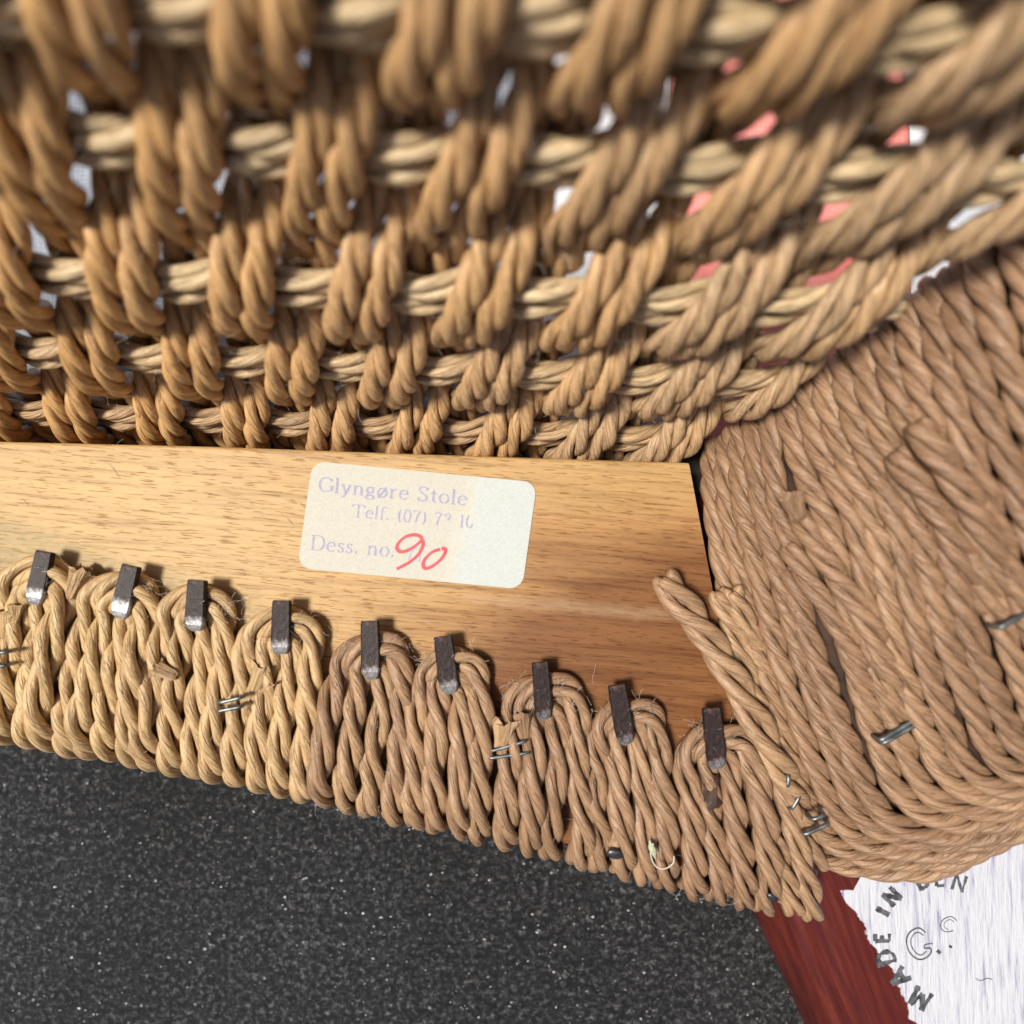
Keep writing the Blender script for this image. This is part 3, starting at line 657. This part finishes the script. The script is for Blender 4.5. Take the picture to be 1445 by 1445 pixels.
for ci, (tx, ty, bx, by) in enumerate(clips):
    zc = 3.35
    a, b = P(tx, ty, zc), P(bx, by, zc)
    if ci == 0: o = link_mesh('clip', Vc, Fcc, M_clip, chair, smooth=False); clip_mesh = o.data
    else:
        o = bpy.data.objects.new('clip', clip_mesh); scene.collection.objects.link(o); o.parent = chair
    d = a - b; o.location = Vector(b) * MM; o.rotation_euler = (math.radians(random.uniform(-3, 3)), math.radians(random.uniform(-6, 6)), math.atan2(-d[0], d[1]))
    L = np.linalg.norm(d); o.scale = (random.uniform(0.93, 1.05), L / 7.4, 1); o.color = (tips[ci], 0, 0, 1)
    # centre of this clip's four strands at the rail's lower edge
    lean = np.interp(bx, [0, 520, 1010], [-34, -2, 40])
    gx, PITCH = GX[ci], GP[ci]
    tnt = float(np.interp(bx, [0, 380, 520, 760, 1010], [0.12, 0.30, 0.56, 0.66, 0.74]))
    bz = P(bx, by, 1.5)
    for outer in (0, 1):
        hw = 4.35 if outer else 1.65; ap = 5.3 if outer else 2.6
        pts = []
        zt = 1.75 if outer else 1.45
        def side(sg):
            xb = gx + sg * PITCH * (1.5 if outer else 0.5) + random.uniform(-6, 6)
            yb = bottom_y(xb)
            k1 = hw * random.uniform(0.92, 1.08); zz = 1.4 + random.uniform(-0.3, 1.7)
            e0 = P(xb, yb, 0)
            out = []
            out.append(np.array([e0[0], e0[1] + 5.0, -10.6]))
            out.append(np.array([e0[0], e0[1] + 2.2, -9.8]))
            out.append(np.array([e0[0], e0[1] + 1.35, -6.0]))
            out.append(np.array([e0[0], e0[1] + 1.35, -1.9]))
            out.append(P(xb, yb - 26, 0.75) + [0, 0, 0])
            sx_ = bz[0] + sg * k1
            m_ = P(xb, yb - 26, 0.75)
            for f in (0.22, 0.5, 0.78):
                q = m_ * (1 - f) + np.array([sx_, bz[1] + (0.2 if outer else -1.2), 0]) * f
                q[0] += random.uniform(-0.4, 0.4) + sg * (0.25 if outer else -0.05) * math.sin(math.pi * f); q[2] = zz + 0.5 * math.sin(math.pi * f) + random.uniform(-0.1, 0.15)
                out.append(q)
            lift = -0.9 * (1 if (sg < 0 and outer) else 0)
            out.append(np.array([sx_, bz[1] + (1.2 if outer else 0.2) + lift, zt]))
            out.append(np.array([bz[0] + sg * k1 * 0.78, bz[1] + ap * (0.78 if outer else 0.72) + lift, zt]))
            return out
        l, r_ = side(-1), side(1)
        apx = np.array([bz[0] + 0.25, bz[1] + ap - (0.35 if outer else 0), zt])
        cord('cord_loop', l + [apx] + r_[::-1], M_loop, chair, R=1.79 if outer else 1.74, pitch=17.5 + random.uniform(-2.5, 2.5), tint=float(np.clip(tnt + random.uniform(-0.1, 0.1), 0, 1)),
             step=0.32, crease=1.0, jitter=0.07, prof=(0.45, 0.585))

# short extra strands between the last loop and the joint
for x0, y0, x1, tt_ in ((1098, 1085, 1146, 0.62), (1080, 1150, 1120, 0.6)):
    yb = bottom_y(x1); e0 = P(x1, yb, 0)
    pts = [np.array([e0[0], e0[1] + 4, -9.5]), np.array([e0[0], e0[1] + 1.3, -6.0]), np.array([e0[0], e0[1] + 1.5, -1.6]), P(x1, yb - 26, 1.0),
           P((x0 + x1) / 2 + 4, (y0 + yb) / 2, 2.0), P(x0, y0, 1.2), P(x0 - 18, y0 - 45, 0.4)]
    cord('cord_strand', pts, M_loop, chair, R=1.65, pitch=17, tint=tt_, step=0.35, prof=(0.45, 0.585))

# --- side rail wrapped with cord, rising towards the viewer
T0 = P(985, 640, -2); dT = np.array([21.3, 17.7, 32.0])
B0 = P(1180, 1312, -4); dB = np.array([32.0, 33.0, 22.0])
nrm = np.cross(dT, T0 - B0); nrm /= np.linalg.norm(nrm)
if nrm[2] < 0: nrm = -nrm
def wrap_path(t, gapf=0.0, lift=0.0, v0=0.0, v1=1.0, inset=0.0, jit=0.0, tails=True, skew=0.0):
    T_, B_ = T0 + dT * t, B0 + dB * t
    ax = dT / np.linalg.norm(dT)
    d = B_ - T_; L = np.linalg.norm(d); d = d / L
    nn = np.cross(ax, -d); nn /= np.linalg.norm(nn)
    if nn[2] < 0: nn = -nn
    pts = []
    if tails and v0 == 0:
        pts += [T_ - nn * (13 - inset) + d * 5, T_ - nn * (9.5 - inset) + d * 0.8, T_ - nn * (5.0 - inset) - d * 0.3 + d * inset]
    for v in np.linspace(v0, v1, 18):
        edge_ = 3.0 * max(0, 1 - v / 0.16) ** 2.2 
        bulge = 4.2 * math.sin(math.pi * min(v, 0.95)) - 0.6
        g = gapf * math.exp(-((v - 0.29) / 0.17) ** 2)
        q = max(0.0, (v - 0.76) / 0.24)           # the cords turn along the rail as they roll under it
        down = v if v < 0.76 else 0.76 + 0.24 * (q - 0.22 * q * q)
        roll = 9.5 * q ** 2.3; along = 13.0 * q ** 1.8
        pts.append(T_ + d * (L * down) + nn * (bulge - edge_ + lift * math.sin(math.pi * (v - v0) / (v1 - v0)) - inset - roll)
                   + ax * (g + along + skew * (v - 0.5) + (jit * math.sin(7 * v + t * 40))))
    if tails and v1 == 1.0:
        e_ = pts[-1]
        pts += [e_ - nn * 5 + ax * 4 - d * 0.5, e_ - nn * 9 + ax * 6 - d * 3.5]
    return pts
ncord = 27; dt = 2.72 / 42.4
for i in range(ncord):
    t = i * dt
    if i == 4:                                     # this turn is cut: its end lies on the wrapping
        cord('wrap_cord', wrap_path(t, 0, 0.3, 0, 0.27, jit=0.05), M_loop, chair, R=1.62, pitch=14, tint=0.92, label='wrapping cord with a cut end')
        cord('wrap_cord', wrap_path(t - 0.2 * dt, 0, 0.9, 0.29, 1.0, jit=0.1, skew=2.2), M_loop, chair, R=1.66, pitch=14, tint=0.92)
        continue
    gp = 0.0 if i < 4 else 3.1 * math.exp(-((i - 5) / 4.5) ** 2)
    if i == 99:
        cord('wrap_cord', wrap_path(t, gp, 0.6, 0, 0.24, jit=0.1), M_loop, chair, R=1.62, pitch=14, tint=0.92)
        cord('wrap_cord', wrap_path(t - .3 * dt, gp, 1.3, 0.25, 1.0, jit=0.1, skew=2.5), M_loop, chair, R=1.66, pitch=14, tint=0.92)
        continue
    cord('wrap_cord', wrap_path(t, gp, rng.uniform(0, 0.35), jit=rng.uniform(-0.22, 0.22), skew=rng.uniform(-0.4, 0.4)), M_loop, chair, R=1.56,
         pitch=14.0 + rng.uniform(-1.2, 1.2), tint=float(np.clip(0.80 + rng.uniform(-0.16, 0.14), 0, 1)), step=0.40, jitter=0.08)
# wooden core of the side rail
Vs, Fs = [], []
ts = np.linspace(-0.04, ncord * dt, 20); m = None
for t in ts:
    pth = wrap_path(t, inset=1.7)
    m = len(pth); Vs += pth
for i in range(len(ts) - 1):
    for j in range(m):
        jn = (j + 1) % m; Fs.append((i * m + j, i * m + jn, (i + 1) * m + jn, (i + 1) * m + j))
Fs.append(tuple(range(m))); Fs.append(tuple((len(ts) - 1) * m + j for j in reversed(range(m))))
link_mesh('side_rail', Vs, Fs, M_core, chair)

def on_wrap(x, y, off=1.6):
    """point of the wrapped face seen at photo position x, y"""
    d = (P(x, y, 0) - np.array([0, 0, CAM_H])); best = None
    for t in np.linspace(0, 1.4, 71):
        for v, p in zip(np.linspace(0, 1, 18), wrap_path(t, tails=False)):
            pp = (722.5 + F * p[0] / (CAM_H - p[2]) - x) ** 2 + (722.5 - F * p[1] / (CAM_H - p[2]) - y) ** 2
            if best is None or pp < best[0]: best = (pp, p)
    return P(x, y, min(best[1][2] + off * 0.6, 60))
# strands that cross the wrapping at a slant, over the split
def over_wrap(x, y, off):
    T = P(x, y, 0); best = on_wrap(x, y, 0.0)
    return P(x, y, best[2] + off)
def slant(pts, off, tint, R=1.55):
    q = [over_wrap(x, y, o) for (x, y), o in zip(pts, off)]
    for _ in range(2):
        for i in range(1, len(q) - 1): q[i] = P(*pts[i], (q[i - 1][2] + 2 * q[i][2] + q[i + 1][2]) / 4)
    cord('wrap_cord', q, M_loop, chair, R=R, pitch=14, tint=tint, step=0.35)
slant([(1124, 722), (1150, 768), (1180, 812), (1212, 858), (1238, 905), (1258, 955), (1276, 1010)], [2.2, 2.4, 2.2, 2.0, 1.5, 0.8, -0.6], 0.80)
slant([(1112, 770), (1140, 815), (1170, 862), (1198, 912), (1222, 968), (1242, 1030)], [1.4, 1.8, 1.8, 1.4, 0.8, -0.6], 0.92)
slant([(1290, 598), (1322, 640), (1356, 690), (1388, 745), (1412, 805), (1432, 870)], [2.4, 2.6, 2.4, 1.9, 1.0, -0.6], 0.86, 1.6)
slant([(1262, 640), (1298, 686), (1334, 738), (1364, 795), (1388, 860)], [1.6, 2.2, 2.0, 1.2, -0.4], 0.96, 1.6)

# loose cut cord ends lying on the rail beside the joint
cord('loose_cord_end', [P(934, 816, 3.2), P(962, 850, 3.0), P(997, 898, 2.6), P(1030, 950, 2.6), P(1062, 1008, 2.6), P(1085, 1055, 2.4), P(1112, 1110, 1.2), P(1132, 1160, 0.0), P(1150, 1225, -2)],
     M_loop, chair, R=2.1, pitch=19, tint=0.58, step=0.3, prof=(0.45, 0.585), jitter=0.08, taper=(0.8, 0.8), label='pale loose cord end lying across the rail')
cord('loose_cord_end', [P(1012, 836, 2.2), P(1030, 875, 1.8), P(1046, 925, 1.4), P(1066, 985, 1.0), P(1090, 1040, 0.2)], M_loop, chair, R=1.6, pitch=15, tint=0.55, step=0.3, prof=(0.45, 0.585))
cord('loose_cord_end', [P(1033, 833, 3.4), P(1046, 862, 2.6), P(1060, 905, 1.4), P(1078, 960, 0.2)], M_loop, chair, R=1.6, pitch=15, tint=0.55, step=0.3, prof=(0.45, 0.585))

# cut stubs poking out between the loops: crumpled paper ends
def crumple(name, x, y, z, r, mat, tint, ang_, ln, label=None):
    V, Fc = [], []; nr, na = 9, 14
    c0 = P(x, y, z); dx, dy = math.cos(ang_), math.sin(ang_)
    sd_ = random.uniform(0, 99)
    for i in range(nr):
        f = i / (nr - 1)
        for j in range(na):
            a = 2 * math.pi * j / na
            rad = r * (0.62 + 0.45 * f ** 2) * (1 + 0.55 * mnoise.noise(Vector((math.cos(a) * 1.6, math.sin(a) * 1.6, f * 1.2 + sd_)))) * (1 if i else 0.6)
            if i == nr - 1: rad *= random.uniform(0.55, 1.25)
            l_ = ln * f + (random.uniform(-0.3, 0.4) * r if i == nr - 1 else 0)
            V.append((c0[0] + dx * l_ - dy * rad * math.cos(a), c0[1] + dy * l_ + dx * rad * math.cos(a), c0[2] + rad * 0.8 * math.sin(a) + 0.5 * f))
    for i in range(nr - 1):
        for j in range(na):
            jn = (j + 1) % na; Fc.append((i * na + j, i * na + jn, (i + 1) * na + jn, (i + 1) * na + j))
    # folded-in mouth
    b0 = len(V)
    for j in range(na):
        a = 2 * math.pi * j / na; rad = r * 0.45
        V.append((c0[0] + dx * (ln - r * 0.9) - dy * rad * math.cos(a), c0[1] + dy * (ln - r * 0.9) + dx * rad * math.cos(a), c0[2] + rad * 0.7 * math.sin(a)))
    for j in range(na):
        jn = (j + 1) % na; Fc.append(((nr - 1) * na + j, (nr - 1) * na + jn, b0 + jn, b0 + j))
    Fc.append(tuple(b0 + j for j in range(na)))
    o = link_mesh(name, V, Fc, mat, chair, smooth=False); o.color = (tint, random.random(), 0, 1)
    uv = o.data.uv_layers.new(name='UVMap')
    for p in o.data.polygons:
        for li in p.loop_indices:
            vi = o.data.loops[li].vertex_index; uv.data[li].uv = ((vi % na) * 3.0 / na, (vi // na) * 0.4)
    if label: o['label'] = label
    return o
crumple('cord_stub', 98, 845, 2.2, 1.5, M_loop, 0.45, math.radians(62), 4.6)
crumple('cord_stub', 5, 905, 2.4, 1.5, M_loop, 0.12, math.radians(75), 4.5)
crumple('cord_stub', 22, 880, 2.8, 1.0, M_loop, 0.12, math.radians(80), 2.6)
crumple('cord_stub', 250, 955, 3.6, 1.15, M_loop, 0.5, math.radians(150), 3.0)
crumple('cord_stub', 347, 1000, 2.6, 1.25, M_loop, 0.2, math.radians(68), 6.4)
crumple('cord_stub', 362, 985, 2.2, 1.2, M_loop, 0.45, math.radians(50), 3.6)
crumple('cord_stub', 706, 1060, 3.2, 1.55, M_loop, 0.4, math.radians(78), 4.4)
crumple('cord_stub', 742, 1045, 2.8, 1.35, M_loop, 0.66, math.radians(98), 4.0)
crumple('cord_stub', 1008, 1092, 2.6, 1.25, M_core, 0.9, math.radians(-98), 4.0, 'dark brown cut cord stub')
crumple('cord_stub', 1128, 735, 14.0, 1.3, M_loop, 0.72, math.radians(110), 3.4)

# staples: two parallel wires or a bridge of wire pushed into the cord
def wire(name, a, b, r=0.26, mat=M_staple, parent=chair, dip=1.6):
    a, b = np.array(a, float), np.array(b, float)
    d = (b - a); L = np.linalg.norm(d); d /= L
    down = np.array([0, 0, -1.0]) + 0.25 * nrm * 0
    pts = [a + down * dip, a + down * 0.35, a + d * 0.35, a + d * L * 0.5, b - d * 0.35, b + down * 0.35, b + down * dip]
    q, s = spline(pts, 0.18); T, N, Bn = frames(q); n = len(q); m = 8
    V = []
    for i in range(n):
        for j in range(m):
            t = 2 * math.pi * j / m; V.append(q[i] + r * (math.cos(t) * N[i] + math.sin(t) * Bn[i]))
    Fc = [(i * m + j, i * m + (j + 1) % m, (i + 1) * m + (j + 1) % m, (i + 1) * m + j) for i in range(n - 1) for j in range(m)]
    Fc.append(tuple(reversed(range(m)))); Fc.append(tuple((n - 1) * m + j for j in range(m)))
    return link_mesh(name, V, Fc, mat, parent)
for (x0, y0, x1, y1, z) in ((308, 992, 341, 984, 5.6), (306, 1004, 341, 997, 5.6), (692, 1060, 742, 1046, 3.9), (690, 1070, 748, 1062, 3.9), (-14, 922, 10, 920, 5.4), (-14, 941, 9, 939, 5.4)):
    wire('staple', P(x0, y0, z), P(x1, y1, z))
for (x0, y0, x1, y1) in ((1111, 1112, 1113, 1094), (1117, 1142, 1129, 1122), (1146, 1157, 1164, 1150), (1134, 1178, 1170, 1162), (1242, 1045, 1293, 1014), (1246, 1049, 1297, 1020), (1411, 886, 1460, 858)):
    a = on_wrap((x0 + x1) / 2, (y0 + y1) / 2, 1.6 + (4.6 if x0 < 1180 else 0.6)); wire('staple', P(x0, y0, a[2] + 0.5), P(x1, y1, a[2] + 0.5), r=0.30)

def nail_head(x, y, z, rx, ry, rot, tilt):
    V, Fc = [], []; n = 16
    for k, (rr_, zz) in enumerate(((0.3, -2.5), (0.3, -0.25), (1.0, -0.2), (1.0, 0.0), (0.7, 0.16), (0.0, 0.2))):
        for j in range(n):
            a = 2 * math.pi * j / n; V.append((rx * rr_ * math.cos(a), ry * rr_ * math.sin(a), zz))
    for k in range(5):
        for j in range(n):
            jn = (j + 1) % n; Fc.append((k * n + j, k * n + jn, (k + 1) * n + jn, (k + 1) * n + j))
    o = link_mesh('nail', V, Fc, M_nailhead, chair); o.location = Vector(P(x, y, z)) * MM
    o.rotation_euler = (math.radians(tilt), 0, math.radians(rot)); return o
nail_head(868, 1206, 3.7, 1.15, 0.72, -12, 12)
nail_head(1090, 1267, 3.5, 0.9, 0.5, -35, 20)

# --- red leg with a white stamped face
LEG_Z = -9.0
left = [P(965, 655, LEG_Z), P(1040, 1000, LEG_Z), P(1087, 1300, LEG_Z), P(1150, 1455, LEG_Z), P(1200, 1570, LEG_Z), P(1290, 1800, LEG_Z)]
lq, ls = spline(left, 1.5)
V, Fc = [], []
ws = [0, 0.3, 0.8, 1.5, 2.4, 3.4, 4.4, 5.4, 6.5, 8, 10, 14, 22, 34, 48, 64]
m = len(ws) + 2
def prof_z(w_):
    base = -8.5 * max(0, 1 - w_ / 6.5) ** 2.2
    return base - 0.7 * math.exp(-((w_ - 6.3) / 1.1) ** 2) + 0.35 * math.exp(-((w_ - 4.6) / 0.9) ** 2)
for i, p in enumerate(lq):
    V.append((p[0], p[1], FLOOR_Z + 0.5))
    top_lim = 60
    for w_ in ws:
        V.append((p[0] + w_, p[1] + 0.30 * w_ * (1.0 if i < 12 else 0), LEG_Z + prof_z(w_)))
    V.append((p[0] + ws[-1], p[1], FLOOR_Z + 0.5))
# tilt the head of the leg to follow the side rail
V = [np.array(v) for v in V]
nrow = len(lq)
for i in range(nrow - 1):
    for j in range(m):
        jn = (j + 1) % m; Fc.append((i * m + j, i * m + jn, (i + 1) * m + jn, (i + 1) * m + j))
Fc.append(tuple(range(m))); Fc.append(tuple((nrow - 1) * m + j for j in reversed(range(m))))
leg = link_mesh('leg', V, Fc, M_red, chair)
# flat ends shade flat
for p in leg.data.polygons:
    if len(p.vertices) > 4 or abs(p.normal.z) < 0.02: p.use_smooth = False

# circular stamp: MADE IN DEN...  with G.S in the middle (pressed black ink)
def place_char(name, ch, x, y, rot, h, thick, sq=1.0):
    V, Fc = [], []
    c, s = math.cos(math.radians(rot)), math.sin(math.radians(rot))
    wd = G[ch][0]; k = (CAM_H - LEG_Z) / F; o0 = P(x, y, LEG_Z + 0.035)
    def xf(a, b):
        a = (a - wd * h / 2) * sq; b = b - h / 2
        return (a * c - b * s + o0[0], a * s + b * c + o0[1])
    for i, st in enumerate(G[ch][1]):
        q = [(p[0] * h, p[1] * h) for p in st]
        pts = []
        for a, b in zip(q[:-1], q[1:]):
            n_ = max(2, int(math.dist(a, b) / 0.25))
            for t in range(n_): pts.append((a[0] + (b[0] - a[0]) * t / n_, a[1] + (b[1] - a[1]) * t / n_))
        pts.append(q[-1]); sd_ = random.uniform(0, 50)
        pts = [xf(*p) for p in pts]
        it = iter(range(100000))
        v, f = ribbon(pts, lambda t: thick * (1 + 0.7 * mnoise.noise(Vector((next(it) * 0.35, sd_, 0)))), o0[2] + 0.004 * i)
        b0 = len(V); V += v; Fc += [tuple(b0 + k_ for k_ in qd) for qd in f]
    return link_mesh(name, V, Fc, M_stamp, leg, smooth=False)
for ch, x, y, rot, h, th in (('M', 1299, 1409, 150, 3.1, 0.75), ('A', 1269, 1380, 128, 3.0, 0.8), ('D', 1250, 1352, 108, 2.6, 0.6), ('E', 1245, 1323, 90, 2.2, 0.6),
                             ('I', 1246, 1286, 62, 2.3, 0.8), ('N', 1259, 1265, 46, 2.6, 0.7), ('D', 1301, 1242, 22, 2.4, 0.6), ('E', 1326, 1240, 6, 2.2, 0.45), ('N', 1354, 1246, -16, 2.6, 0.42)):
    place_char('stamped_letter', ch, x, y, rot, h, th)
def ring_line(pts, wd_, z):
    q, _ = spline([(a, b, 0) for a, b in pts], 0.2); return ribbon(q[:, :2], lambda t: wd_, z)
V, Fc = [], []
def addl(pts, wd_, dz=0):
    v, f = ring_line([P(x, y, LEG_Z)[:2] for x, y in pts], wd_, LEG_Z + 0.036 + dz); b0 = len(V); V.extend(v); Fc.extend([tuple(b0 + k for k in q) for q in f])
addl([(1306, 1316), (1296, 1309), (1283, 1316), (1279, 1330), (1285, 1346), (1298, 1354), (1311, 1348), (1314, 1338), (1304, 1338)], 0.22)
addl([(1303, 1320), (1295, 1315), (1287, 1321), (1285, 1331), (1290, 1342), (1299, 1348), (1307, 1342)], 0.16, 0.003)
addl([(1304, 1338), (1304, 1333), (1316, 1331)], 0.18, 0.006)
addl([(1322, 1341), (1327, 1345)], 0.55, 0.009); addl([(1339, 1334), (1343, 1337)], 0.35, 0.009)
addl([(1350, 1299), (1342, 1293), (1330, 1298), (1327, 1308), (1334, 1315), (1345, 1313)], 0.14, 0.003)
addl([(1346, 1301), (1341, 1297), (1333, 1301), (1332, 1308), (1338, 1312)], 0.10, 0.006)
addl([(1376, 1380), (1384, 1384), (1392, 1380), (1400, 1382)], 0.12, 0.003)
link_mesh('stamped_initials', V, Fc, M_stamp, leg, smooth=False)

# --- fuzz and loose fibres on the cords
V, Fc = [], []
def fibre(p, ln, r, curl=1.0):
    p = np.array(p, float); a = random.uniform(0, 6.28); d = np.array([math.cos(a), math.sin(a), random.uniform(-0.1, 0.5)])
    pts = [p]
    for _ in range(5):
        d = d + rng.uniform(-1, 1, 3) * 0.5 * curl; d /= np.linalg.norm(d); pts.append(pts[-1] + d * ln / 5)
    b0 = len(V)
    for i, q in enumerate(pts):
        for j in range(3):
            t = 2.09 * j; V.append(q + np.array([math.cos(t), math.sin(t), 0.4 * math.sin(t + 1)]) * r)
    for i in range(len(pts) - 1):
        for j in range(3):
            jn = (j + 1) % 3; Fc.append((b0 + i * 3 + j, b0 + i * 3 + jn, b0 + i * 3 + 3 + jn, b0 + i * 3 + 3 + j))
for (tx, ty, bx, by) in clips:
    for _ in range(60):
        fibre(P(tx + random.gauss(10, 26), ty + 26 + abs(random.gauss(0, 16)), 1.6 + random.uniform(0, 1.6)), random.uniform(1.0, 3.4), 0.02)
for _ in range(320):
    x = random.uniform(0, 1130); fibre(P(x, bottom_y(x) - random.uniform(5, 150), 2.4 + random.uniform(0, 0.6)), random.uniform(0.8, 2.6), 0.016)
for _ in range(420):
    r = random.uniform(-0.3, 4.2); k = random.uniform(-6, 11)
    fibre(surf(r) + COL * k + surf_n(r) * random.uniform(0.8, 3.2), random.uniform(0.8, 2.8), 0.016)
lint = link_mesh('lint_fibres', V, Fc, M_fibre, chair); lint['kind'] = 'stuff'

# a scrap of dry husk with a curled thread caught on the cord
husk_e = bpy.data.objects.new('plant_scrap', None); scene.collection.objects.link(husk_e)
husk_e.location = Vector(P(925, 1202, 4.3)) * MM
husk_e['label'] = 'tiny green plant scrap with a curled pale thread on the lower cords'; husk_e['category'] = 'plant scrap'
base = P(925, 1202, 4.3)
V, Fc = [], []; n = 10
for i in range(8):
    f = i / 7; r = 0.75 * math.sin(math.pi * min(0.97, max(0.04, f))) * 0.8
    for j in range(n):
        a = 2 * math.pi * j / n; V.append((r * math.cos(a) * 0.75 * (1 + .3 * random.uniform(-1, 1)) - 0.8 * f, 2.6 * f - 1.0, 0.45 * r * math.sin(a)))
for i in range(7):
    for j in range(n): Fc.append((i * n + j, i * n + (j + 1) % n, (i + 1) * n + (j + 1) % n, (i + 1) * n + j))
link_mesh('husk', V, Fc, M_green, husk_e)
q, s = spline([P(x, y, 4.4) - base for x, y in ((922, 1190), (918, 1205), (925, 1222), (938, 1226), (950, 1218), (951, 1208))], 0.15); T, N, Bn = frames(q)
V = []; m = 6
for i in range(len(q)):
    for j in range(m):
        a = 2 * math.pi * j / m; V.append(q[i] + 0.09 * (math.cos(a) * N[i] + math.sin(a) * Bn[i]))
Fc = [(i * m + j, i * m + (j + 1) % m, (i + 1) * m + (j + 1) % m, (i + 1) * m + j) for i in range(len(q) - 1) for j in range(m)]
link_mesh('thread', V, Fc, M_fibre, husk_e)
